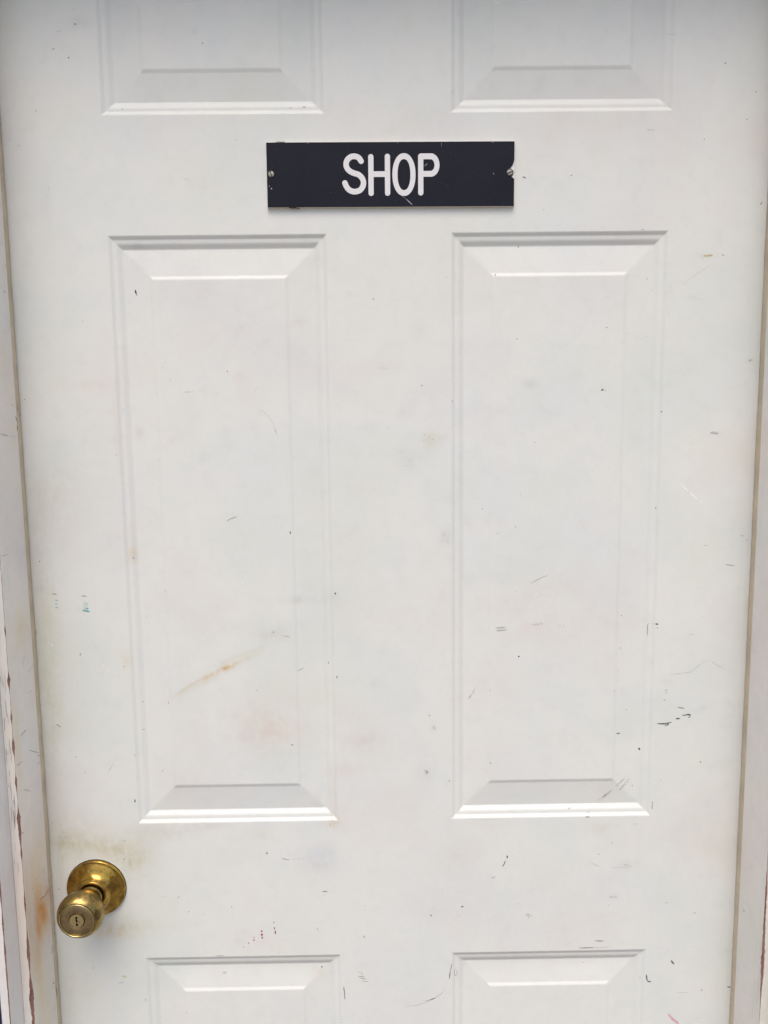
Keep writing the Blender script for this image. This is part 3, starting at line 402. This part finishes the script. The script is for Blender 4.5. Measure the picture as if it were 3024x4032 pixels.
Fl += [(b, b+4, b+5, b+1), (b+1, b+5, b+6, b+2), (b+2, b+6, b+7, b+3), (b+3, b+7, b+4, b), (b+4, b+7, b+6, b+5)]
me = mesh_from('door_slab', V, Fl)
set_stain(me, np.vstack([stain_cols(Vx, Vz), np.ones((8, 3))]))
dlink('door_slab', me, M_DOOR)

LEV = [0, .35, .9, 1.6, 2.3, 3.0, 3.6, 4.1, 4.5, 4.8, 5.2, 6.4, 7.6, 8.6, 9.7, 10.8, 11.8, 12.6, 13.2, 13.7, 14.2, 14.7, 16.5, 19, 22, 25, 28, 31, 34, 37, 39.5, 40.6, 41, 41.7, 42.5, 43.4, 44.3, 45.2, 46, 48]
def panel_mesh(r):
    x0, x1, z0, z1 = r
    def axis(a, b, step):
        n = max(2, int((b-a-.096)/step))
        return np.array([a+d*MM for d in LEV]+[a+.048+(b-a-.096)*i/n for i in range(1, n)]+[b-d*MM for d in LEV[::-1]])
    vis = z1 > -.7 or z0 < .4
    ax = axis(x0, x1, .0028); az = axis(z0, z1, .0028 if z1-z0 > .25 else .003)
    X, Z = np.meshgrid(ax, az, indexing='ij')
    D = np.minimum(np.minimum(X-x0, x1-X), np.minimum(Z-z0, z1-Z))*1000
    Y = -prof(np.maximum(D, 0))*MM
    nx, nz = X.shape; idx = np.arange(nx*nz).reshape(nx, nz)
    F = []; n = len(LEV)
    for i in range(nx-1):
        for j in range(nz-1):
            q = (idx[i, j], idx[i+1, j], idx[i+1, j+1], idx[i, j+1])
            ci = i if i < n-1 else (nx-2-i if i >= nx-n else None)
            cj = j if j < n-1 else (nz-2-j if j >= nz-n else None)
            if ci is not None and ci == cj:                     # a mitre: split along the right diagonal
                same = (i < n-1) == (j < n-1)
                if same: F += [(q[0], q[1], q[2]), (q[0], q[2], q[3])]
                else: F += [(q[0], q[1], q[3]), (q[1], q[2], q[3])]
            else: F.append(q)
    me = mesh_from('raised_panel', np.stack([X.ravel(), Y.ravel(), Z.ravel()], 1), F, True)
    set_stain(me, stain_cols(X.ravel(), Z.ravel()))
    return me
for r in PANELS:
    dlink('raised_panel', panel_mesh(r), M_DOOR)
sm = dlink('scuff_mark', marks_mesh('scuff_mark', MARKS, lambda x, z, o: (x, -relief(x, z)-o, z)), M_MARK)
tag(sm, kind='stuff')

# ---- knob set
KX, KZ = -.3415, -.5285
ros = dlink('rosette', lathe('rosette', [(33.3, 0), (33.5, .8), (33.4, 2.2), (33.1, 3.1), (32.6, 3.7), (31.6, 3.6), (30.8, 3.8), (29.2, 4.8), (27, 6.0), (24.4, 7.2), (22, 8.4), (20, 9.8), (18.4, 11.6),
      (17.4, 13.6), (16.9, 15.4), (16.4, 16.6), (15.5, 17.2), (14.5, 17.2), (13.6, 16.7), (13.2, 15.8), (13.1, 9)]), M_BRASS)
ros.location = (KX, 0, KZ)
kn = dlink('door_knob', lathe('door_knob', [(12.4, 9), (12.4, 17.8), (12.8, 18.5), (12.8, 19.6), (12.3, 20.4), (12.2, 22.4), (12.7, 24.8), (14.1, 27.2), (16.6, 29.9), (19.2, 33.4), (21.5, 37.8), (23.4, 42), (24.6, 46), (24.9, 49.2),
      (24.3, 52.6), (22.9, 55.8), (21.2, 58.2), (19.8, 59.5), (19.0, 60.0), (18.7, 59.7), (18.6, 58.4)]), M_BRASS_W)
kn.location = (KX, 0, KZ)
kf = link('knob_face', lathe('knob_face', [(17.7, 58.0), (17.6, 59.3), (17.2, 59.7), (12, 59.75), (8.9, 59.7), (8.4, 59.3), (8.2, 58.2)]), M_BRASS_F, kn)
link('face_ring', lathe('face_ring', [(18.65, 58.6), (18.6, 60.1), (18.3, 60.5), (17.95, 60.4), (17.75, 59.9), (17.75, 58.6)]), M_BRASS_C, kn)
# lock cylinder with a real keyway cut into its face
def cylinder_mesh():
    bm = bmesh.new()
    key = [(x*1.12, z*1.12) for x, z in [(-.95, 4.3), (.95, 4.3), (1.0, 2.6), (.25, 2.2), (.3, 1.2), (1.15, .7), (1.1, -.6), (.35, -1.2), (.3, -2.2), (1.25, -3.0), (1.15, -5.0), (-.95, -5.0), (-.9, -3.0), (-.35, -2.4), (-.3, -1.0), (-1.0, -.2), (-.9, 1.6), (-.95, 3.0)]]
    c = [bm.verts.new((7.6*MM*math.cos(2*math.pi*k/64), -.0602, 7.6*MM*math.sin(2*math.pi*k/64))) for k in range(64)]
    k_ = [bm.verts.new((x*MM, -.0602, z*MM)) for x, z in key]
    E = [bm.edges.new((c[i], c[(i+1) % 64])) for i in range(64)]+[bm.edges.new((k_[i], k_[(i+1) % len(k_)])) for i in range(len(k_))]
    bmesh.ops.triangle_fill(bm, use_beauty=True, use_dissolve=False, edges=E, normal=(0, -1, 0))
    for lst, depth, r, mi in ((c, .0575, 1.03, 0), (k_, .0530, 1.0, 1)):
        d = [bm.verts.new((v.co.x*r, -depth, v.co.z*r)) for v in lst]
        for i in range(len(lst)):
            j = (i+1) % len(lst)
            f = bm.faces.new((lst[i], lst[j], d[j], d[i])); f.material_index = mi
        if mi:
            f = bm.faces.new(d); f.material_index = 1
    bmesh.ops.recalc_face_normals(bm, faces=bm.faces)
    me = bpy.data.meshes.new('lock_cylinder'); bm.to_mesh(me); bm.free()
    return me
link('lock_cylinder', cylinder_mesh(), [M_BRASS_C, M_HOLE], kn)
RP = [(33.1, 3.1), (32.6, 3.7), (31.6, 3.6), (30.8, 3.8), (29.2, 4.8), (27, 6.0), (24.4, 7.2), (22, 8.4), (20, 9.8)]
def on_rosette(x, z, o):
    rr = math.hypot(x, z)/MM
    return (x, -float(np.interp(rr, [p[0] for p in RP[::-1]], [p[1] for p in RP[::-1]]))*MM-o, z)
rnd = random.Random(5); TS = []
for k in range(26):
    a = math.radians(rnd.gauss(82, 24)); rr = rnd.choice([31.5, 32.3, 30.2, 27.5, 24.5]); q = (rr*math.cos(a), rr*math.sin(a)); L = rnd.uniform(.3, 1.1)
    TS.append(('K', rnd.uniform(.7, 1.5), [q, (q[0]+L, q[1]+rnd.uniform(-.5, .3))]))
tag(link('tarnish_spot', marks_mesh('tarnish_spot', TS, on_rosette, .00006, 12), M_MARK, ros), kind='stuff')
gr = link('dark_ring', lathe('dark_ring', [(33.3, .12), (33.7, .10), (34.0, .04)]), M_DARK, ros)  # thin dark outline where the rosette meets the door

# ------------------------------------------------------------------ the frame
frame = empty('frame', (0, 0, FLOOR))
tag(frame, 'chipped white wooden door frame with beige weatherstrip around the door', 'door frame', kind='thing')
PFR = Matrix.Translation((0, 0, -FLOOR))
def flink(name, me, mat, parent=None):
    o = link(name, me, mat, parent or frame)
    if parent is None: o.matrix_parent_inverse = PFR
    return o
def nz1(z, s, seed):
    return noise.noise(Vector((z*s, seed*7.3, seed*1.7)))
zfr = lines([FLOOR, -.76, .46, .576], .0025, -.759, .459, .05)
CHIPS_L = [(-.2083, 2.2, .004), (-.2604, 4.5, .006), (-.2997, 2.6, .005), (-.3303, 4.5, .007), (-.3693, 3.2, .007), (-.4086, 4.5, .009), (-.4253, 4.0, .010), (-.4471, 2.4, .006), (-.5039, 2.2, .010), (-.5559, 5.0, .016), (-.6042, 4.0, .02), (-.6207, 3.4, .02), (-.66, 4.0, .03)]
CHIPS_R = [(-.50, 2.5, .02), (-.53, 2.0, .02), (-.56, 3.0, .02), (-.585, 4.0, .02), (-.61, 2.0, .02)]
def wear(z, chips, seed, base):
    a = base*(.6+1.3*abs(nz1(z, 90, seed))+1.2*max(0, nz1(z, 22, seed+2)))
    if z > -.12: a *= .5
    for (zc, h, w) in chips:
        a += .72*h*math.exp(-((z-zc)/w)**2)*(.8+.5*nz1(z, 300, seed+5))
    return max(.15, a)*MM
def jamb(sgn, chips, seed):
    NY = 24
    V = []; F = []; MI = []; C = []
    for z in zfr:
        a = wear(z, chips, seed, .32); bb = .6*wear(z, chips, seed+11, .3)
        ring = [(-.0630, None)]
        y0, y1 = -.0112, -.068+a
        pts = [(W, y0+(y1-y0)*i/NY) for i in range(NY+1)]
        pts += [(W+.35*bb+.0004, -.0676+.25*a), (W+bb, -.0680), (W+.0094, -.0680), (W+.0094, -.0560), (W+.0285, -.0560), (W+.0285, .058), (.4070, .058), (.4070, -.0112)]
        for (x, y) in pts:
            V.append((sgn*x, y, z))
        yy = np.array([p[1]*1000 for p in pts]); cc = np.ones((len(pts), 3))
        if sgn < 0:
            zz = z*1000
            for (cy, cz, ry, rz, ro, col, k) in RUST:
                dy, dz = yy-cy, zz-cz; t = math.radians(ro)
                u = dy*math.cos(t)+dz*math.sin(t); v = -dy*math.sin(t)+dz*math.cos(t)
                f = k*np.exp(-1.1*((u/ry)**2+(v/rz)**2))
                cc *= 1-f[:, None]*(1-np.array(col))
        C.append(cc)
    n = NY+1+8
    for i in range(len(zfr)-1):
        for k in range(n):
            k2 = (k+1) % n
            q = (i*n+k, i*n+k2, (i+1)*n+k2, (i+1)*n+k)
            F.append(q if sgn < 0 else q[::-1]); MI.append(1 if NY <= k <= NY+1 else 0)
    me = mesh_from('side_jamb', V, F)
    me.polygons.foreach_set('material_index', MI)
    set_stain(me, np.vstack(C))
    return me
RUST = [(-30, -538, 10, 20, 28, (.95, .61, .28), 1.0), (-42, -549, 7, 18, 15, (.94, .58, .24), 1.0), (-14, -524, 6, 10, 25, (.88, .66, .48), 1.0), (-34, -534, 11, 27, 18, (.97, .74, .44), 1.0),
        (-38, -512, 11, 42, 15, (.98, .86, .62), 1.0), (-46, -578, 8, 24, 5, (.97, .82, .55), .9), (-30, -470, 17, 42, 10, (.97, .91, .76), .9), (-50, -600, 13, 60, 5, (.95, .88, .70), .9), (-36, -660, 22, 70, 0, (.95, .90, .78), .9),
        (-34, -215, 14, 22, 0, (.97, .89, .76), .9), (-60, -330, 8, 60, 0, (.95, .90, .76), .9), (-30, 60, 14, 30, 0, (.96, .90, .80), .6), (-62, -520, 6, 60, 0, (.94, .82, .60), .9), (-25, -10, 12, 30, 0, (.95, .91, .84), .6)]
jl = flink('side_jamb', jamb(-1, CHIPS_L, 1.3), [M_FRAME, M_WOOD])
jr_ = flink('side_jamb', jamb(1, CHIPS_R, 4.1), [M_FRAME, M_WOOD])
jl['label'] = 'knob side jamb with an orange rust stain and chipped brown edge'
hj = boxes('head_jamb', [(-.4190, .4190, -.068, -.0112, .511, .576), (-.4068, .4068, -.0112, .058, .525, .576)])
flink('head_jamb', hj, M_TRIM)
def casing(sgn, chips, seed):
    V = []; F = []; MI = []
    X0 = W+.0097
    for z in zfr:
        a = wear(z, chips, seed, .4); bb = .6*wear(z, chips, seed+9, .35)
        wv = .0002*nz1(z, 9, seed)
        pts = [(X0+wv, -.0560), (X0+wv, -.0700), (X0+wv, -.0965+a), (X0+.3*bb+.0003, -.0958), (X0+bb, -.0965), (X0+.0080, -.0965), (X0+.0092, -.0953), (X0+.0092, -.0785), (X0+.0190, -.0785), (X0+.0190, -.0560)]
        V += [(sgn*x, y, z) for x, y in pts]
    n = 10
    for i in range(len(zfr)-1):
        for k in range(n):
            k2 = (k+1) % n
            q = (i*n+k, i*n+k2, (i+1)*n+k2, (i+1)*n+k)
            F.append(q if sgn < 0 else q[::-1]); MI.append(1 if k in (2, 3) else 0)
    me = mesh_from('side_casing', V, F)
    me.polygons.foreach_set('material_index', MI)
    return me
CH2 = [(-.42, 1.2, .01), (-.44, 2.0, .01), (-.47, 2.2, .014), (-.507, 2.5, .01), (-.535, 2.0, .012), (-.56, 1.5, .02), (-.60, 1.2, .02), (-.64, 1.8, .02)]
flink('side_casing', casing(-1, CH2, 2.7), [M_TRIM, M_WOOD])
flink('side_casing', casing(1, [], 5.9), [M_TRIM, M_WOOD])
flink('head_casing', boxes('head_casing', [(-.4094, .4094, -.0965, -.0685, .5205, .5755)], .0015), M_TRIM)
def strip(sgn):
    V = []; F = []
    gap = .0016 if sgn < 0 else .0006
    n = 8
    for z in zfr:
        wob = .00018*nz1(z, 30, 8+sgn)+.00012*nz1(z, 140, 3+sgn)
        for i in range(n):
            t = i/(n-1)
            y = -.0109+(.0109-gap)*t
            V.append((sgn*(W+.0003-.0006*math.sin(math.pi*t)**.6+wob*(1+1.5*t)), y, z))
        V.append((sgn*.4066, -gap, z)); V.append((sgn*.4066, -.0109, z))
    m = n+2
    for i in range(len(zfr)-1):
        for k in range(m):
            k2 = (k+1) % m
            q = (i*m+k, i*m+k2, (i+1)*m+k2, (i+1)*m+k)
            F.append(q if sgn < 0 else q[::-1])
    return mesh_from('weatherstrip', V, F, True)
for s in (-1, 1):
    flink('weatherstrip', strip(s), M_STRIP)
flink('head_weatherstrip', boxes('head_weatherstrip', [(-.390, .390, -.0109, -.0009, .5105, .5245)]), M_STRIP)
flink('threshold', boxes('threshold', [(-.406, .406, -.065, .055, FLOOR+.0005, DOOR_BOT-.004)], .002), M_SILL)
m1 = marks_mesh('scuff_mark', JAMB_L, lambda y, z, o: (-W+o, y, z), seed=5)
tag(flink('scuff_mark', m1, M_MARK, jl), kind='stuff').matrix_parent_inverse = Matrix.Identity(4)
m2 = marks_mesh('scuff_mark', JAMB_R, lambda y, z, o: (W-o, y, z), seed=6)
tag(flink('scuff_mark', m2, M_MARK, jr_), kind='stuff')
# hairline cracks running down the front edge of the knob-side jamb
rnd = random.Random(11); CR = []
for k in range(46):
    z = rnd.uniform(-.46, -.17) if k > 12 else rnd.uniform(-.40, -.33)
    x = -(W+rnd.uniform(.0028, .0082)); L = rnd.uniform(.006, .022)
    CR.append(('D' if rnd.random() < .5 else 'M', rnd.uniform(.25, .45), [(x*1000, z*1000), (x*1000+rnd.uniform(-.3, .3), (z-L)*1000)]))
m3 = marks_mesh('paint_crack', CR, lambda x, z, o: (x, -.0680-o, z), seed=7)
tag(flink('paint_crack', m3, M_MARK, jl), kind='stuff')
# nicks in the weatherstrip
NK = [('D', 1.2, [(-4, 6), (-5, 9)]), ('M', .8, [(-7, -112), (-7, -114)]), ('D', .9, [(-2, -225), (-1.5, -232)]), ('M', .7, [(-5, -306), (-4, -308)]), ('M', .8, [(-6, -185), (-6, -186.5)]), ('D', .9, [(-6, -578), (-5, -582)]), ('D', .8, [(-4, -590), (-4, -594)]), ('M', .6, [(-8, -400), (-3, -398)]), ('D', 1.0, [(-9, 18), (-8.5, 10)])]
m4_ = marks_mesh('nick_mark', NK, lambda y, z, o: (-W+.0005+o, y, z), seed=9)
tag(flink('nick_mark', m4_, M_MARK, jl), kind='stuff')
NR = [('D', .9, [(-6, -663), (-6.5, -667)]), ('M', .7, [(-3, -195), (-3, -197)]), ('D', 1.1, [(-1, -690), (-.3, -690.5)])]
tag(flink('nick_mark', marks_mesh('nick_mark', NR, lambda y, z, o: (W-.0005-o, y, z), seed=10), M_MARK, jr_), kind='stuff')

# ------------------------------------------------------------------ the sign
sign = empty('shop_sign', (.0024, -.0003, .246575))
sign.rotation_euler = (0, math.radians(.18), 0)
tag(sign, 'black plastic SHOP sign with a chipped right edge, screwed to the white door', 'sign')
HW, HH = .1262, .03155
link('core_plate', boxes('core_plate', [(-HW-.0004, HW+.0004, -.0027, 0, -HH-.0004, HH+.0004)], .0002), M_CORE, sign)
chip = [(min(x, 126.2)*MM, z*MM) for x, z in SIGN['chip']]
chip[0] = (HW, chip[0][1]); chip[-1] = (HW, chip[-1][1])
outl = [(-HW, -HH), (HW, -HH)]+chip[::-1]+[(HW, HH), (-HW, HH)]
fl = link('face_layer', curve_mesh('face_layer', [outl], .0008), M_SIGN, sign); fl.location = (0, -.0032, 0)
wf = link('broken_core', boxes('broken_core', [(.1184, HW+.0002, -.00295, -.0026, -.0075, .0145)], .0001), M_WHITE, sign)
wf['label'] = 'white core laid bare where the black face broke away'

k = SIGN['k']; ox, oz = SIGN['org']
def lp(x, y): return ((ox+k*x)*MM, (oz-k*y)*MM)
def arc(cx, cy, rx, ry, a0, a1, n=24):
    return [lp(cx+rx*math.cos(math.radians(a0+(a1-a0)*i/n)), cy+ry*math.sin(math.radians(a0+(a1-a0)*i/n))) for i in range(n+1)]
def catmull(P, n=10):
    P = np.array(P, float); out = []
    Q = np.vstack([2*P[0]-P[1], P, 2*P[-1]-P[-2]])
    for i in range(1, len(Q)-2):
        for t in np.arange(n)/n:
            p0, p1, p2, p3 = Q[i-1:i+3]
            out.append(.5*((2*p1)+(-p0+p2)*t+(2*p0-5*p1+4*p2-p3)*t*t+(-p0+3*p1-3*p2+p3)*t**3))
    out.append(P[-1]); return np.array(out)
def ribbon(P, hw):
    for _ in range(6): P[1:-1] = (P[:-2]+2*P[1:-1]+P[2:])/4
    t = np.gradient(P, axis=0); t /= np.linalg.norm(t, axis=1, keepdims=True); n = np.stack([-t[:, 1], t[:, 0]], 1)
    L = P+n*hw; R = P-n*hw
    def cap(c, d0, sgn=1):
        a = math.atan2(d0[1], d0[0]); return [c+hw*np.array((math.cos(a-math.pi*i/12), math.sin(a-math.pi*i/12))) for i in range(1, 12)]
    return [tuple(p) for p in list(L)+cap(P[-1], n[-1])+list(R[::-1])+cap(P[0], -n[0])]
H41 = 41*k*MM
lS = [ribbon(catmull(np.array(SIGN['S'])*MM), H41*1.03)]
lH = [arc(510, 136, 41, 41, 180, 360)+[lp(551, 352), lp(727, 352)]+arc(768, 133, 41, 41, 180, 360)+arc(768, 679, 41, 41, 0, 180)+[lp(727, 437), lp(551, 437)]+arc(510, 680, 41, 41, 0, 180)]
def sup(cx, cy, rx, ry, p):
    o = []
    for i in range(96):
        t = 2*math.pi*i/96; c, s = math.cos(t), math.sin(t)
        o.append(lp(cx+rx*math.copysign(abs(c)**(2/p), c), cy+ry*math.copysign(abs(s)**(2/p), s)))
    return o
lO = [sup(1025, 404, 181, 319, 2.12), sup(1025, 404, 100, 232, 2.2)]
lP = [arc(1290, 134, 44, 44, 180, 270, 10)+arc(1448, 263.5, 132, 173.5, -90, 90, 32)+[lp(1328, 437)]+arc(1287, 678, 41, 41, 0, 180),
      [lp(1328, 177)]+arc(1440, 264, 61, 87, -90, 90, 20)+[lp(1328, 351)]]
for ch, loops in (('S', lS), ('H', lH), ('O', lO), ('P', lP)):
    o = link('letter', curve_mesh('letter', loops, .00025), M_WHITE, sign)
    o.location = (0, -.00368, 0); o['label'] = 'white letter '+ch
def screw_mesh(R=.00285, ang=0.0, ws=.00042, depth=.0007):
    us = sorted(set([round(v, 7) for v in np.linspace(-R, R, 21)]+[-ws, -ws*1.15, ws, ws*1.15]))
    V = []; F = []; nv = 15
    for u in us:
        lim = math.sqrt(max(R*R-u*u, 1e-12))
        for j in range(nv):
            v = lim*(2*j/(nv-1)-1)
            r = math.hypot(u, v)
            h = .0005*(1-(r/R)**2.5)+.00035
            if abs(u) <= ws: h = max(h-depth, -.0002)
            ca, sa = math.cos(ang), math.sin(ang)
            V.append((u*ca-v*sa, -h, u*sa+v*ca))
    for i in range(len(us)-1):
        for j in range(nv-1):
            F.append((i*nv+j, (i+1)*nv+j, (i+1)*nv+j+1, i*nv+j+1))
    return mesh_from('screw', V, F)
for (p, ang) in ((SIGN['screws'][0], math.radians(14)), (SIGN['screws'][1], math.radians(-66))):
    o = link('screw', screw_mesh(ang=ang), M_SCREW, sign); o.location = (p[0]*MM, -.0038, p[1]*MM)
    d = link('dark_ring', lathe('dark_ring', [(0.01, .22), (3.0, .22), (3.7, .16), (3.9, -.1)], 40), M_DARK, o)  # black disc paints in the countersink shadow around the screw head
def tube(name, P, r):
    V = []; F = []; n = 7; rnd = random.Random(4)
    for i, p in enumerate(P):
        q = r*(.4 if i in (0, len(P)-1) else rnd.uniform(.75, 1.2))
        for kk in range(n):
            t = 2*math.pi*kk/n; V.append((p[0], p[1]+q*math.cos(t)*.7, p[2]+q*math.sin(t)))
    for i in range(len(P)-1):
        for kk in range(n):
            F.append((i*n+kk, i*n+(kk+1) % n, (i+1)*n+(kk+1) % n, (i+1)*n+kk))
    F += [tuple(range(n)), tuple(range((len(P)-1)*n, len(P)*n))]
    return mesh_from(name, V, F, True)
link('glue_scrap', tube('glue_scrap', [(x*MM, -.0006, z*MM) for x, z in SIGN['glue1']], .00045), M_GLUE, sign)
link('glue_scrap', tube('glue_scrap', [(x*MM, -.0024, z*MM) for x, z in SIGN['glue2']], .0009), M_GLUE, sign)
SM = [('M', .35, [SIGN['scr'][0], SIGN['scr'][1]]), ('L', .6, [SIGN['scr'][1], SIGN['scr'][2]])]+[('L', s, [(p[0]-.3, p[1]), (p[0]+.3, p[1]+.1)]) for p, s in SIGN['specks']]
SM += [('M', .3, [(51.9, 31), (51.6, 26.5)]), ('M', .5, [(-84, 31), (-83.6, 30.2)]), ('M', .6, [(34.3, 7.6), (35.6, 9.2), (37.4, 10.3)]), ('M', .4, [(7, 31), (7.2, 30.2)])]
tag(link('scratch_mark', marks_mesh('scratch_mark', SM, lambda x, z, o: (x, -.0036-o, z), .00005, 8), M_MARK, sign), kind='stuff')
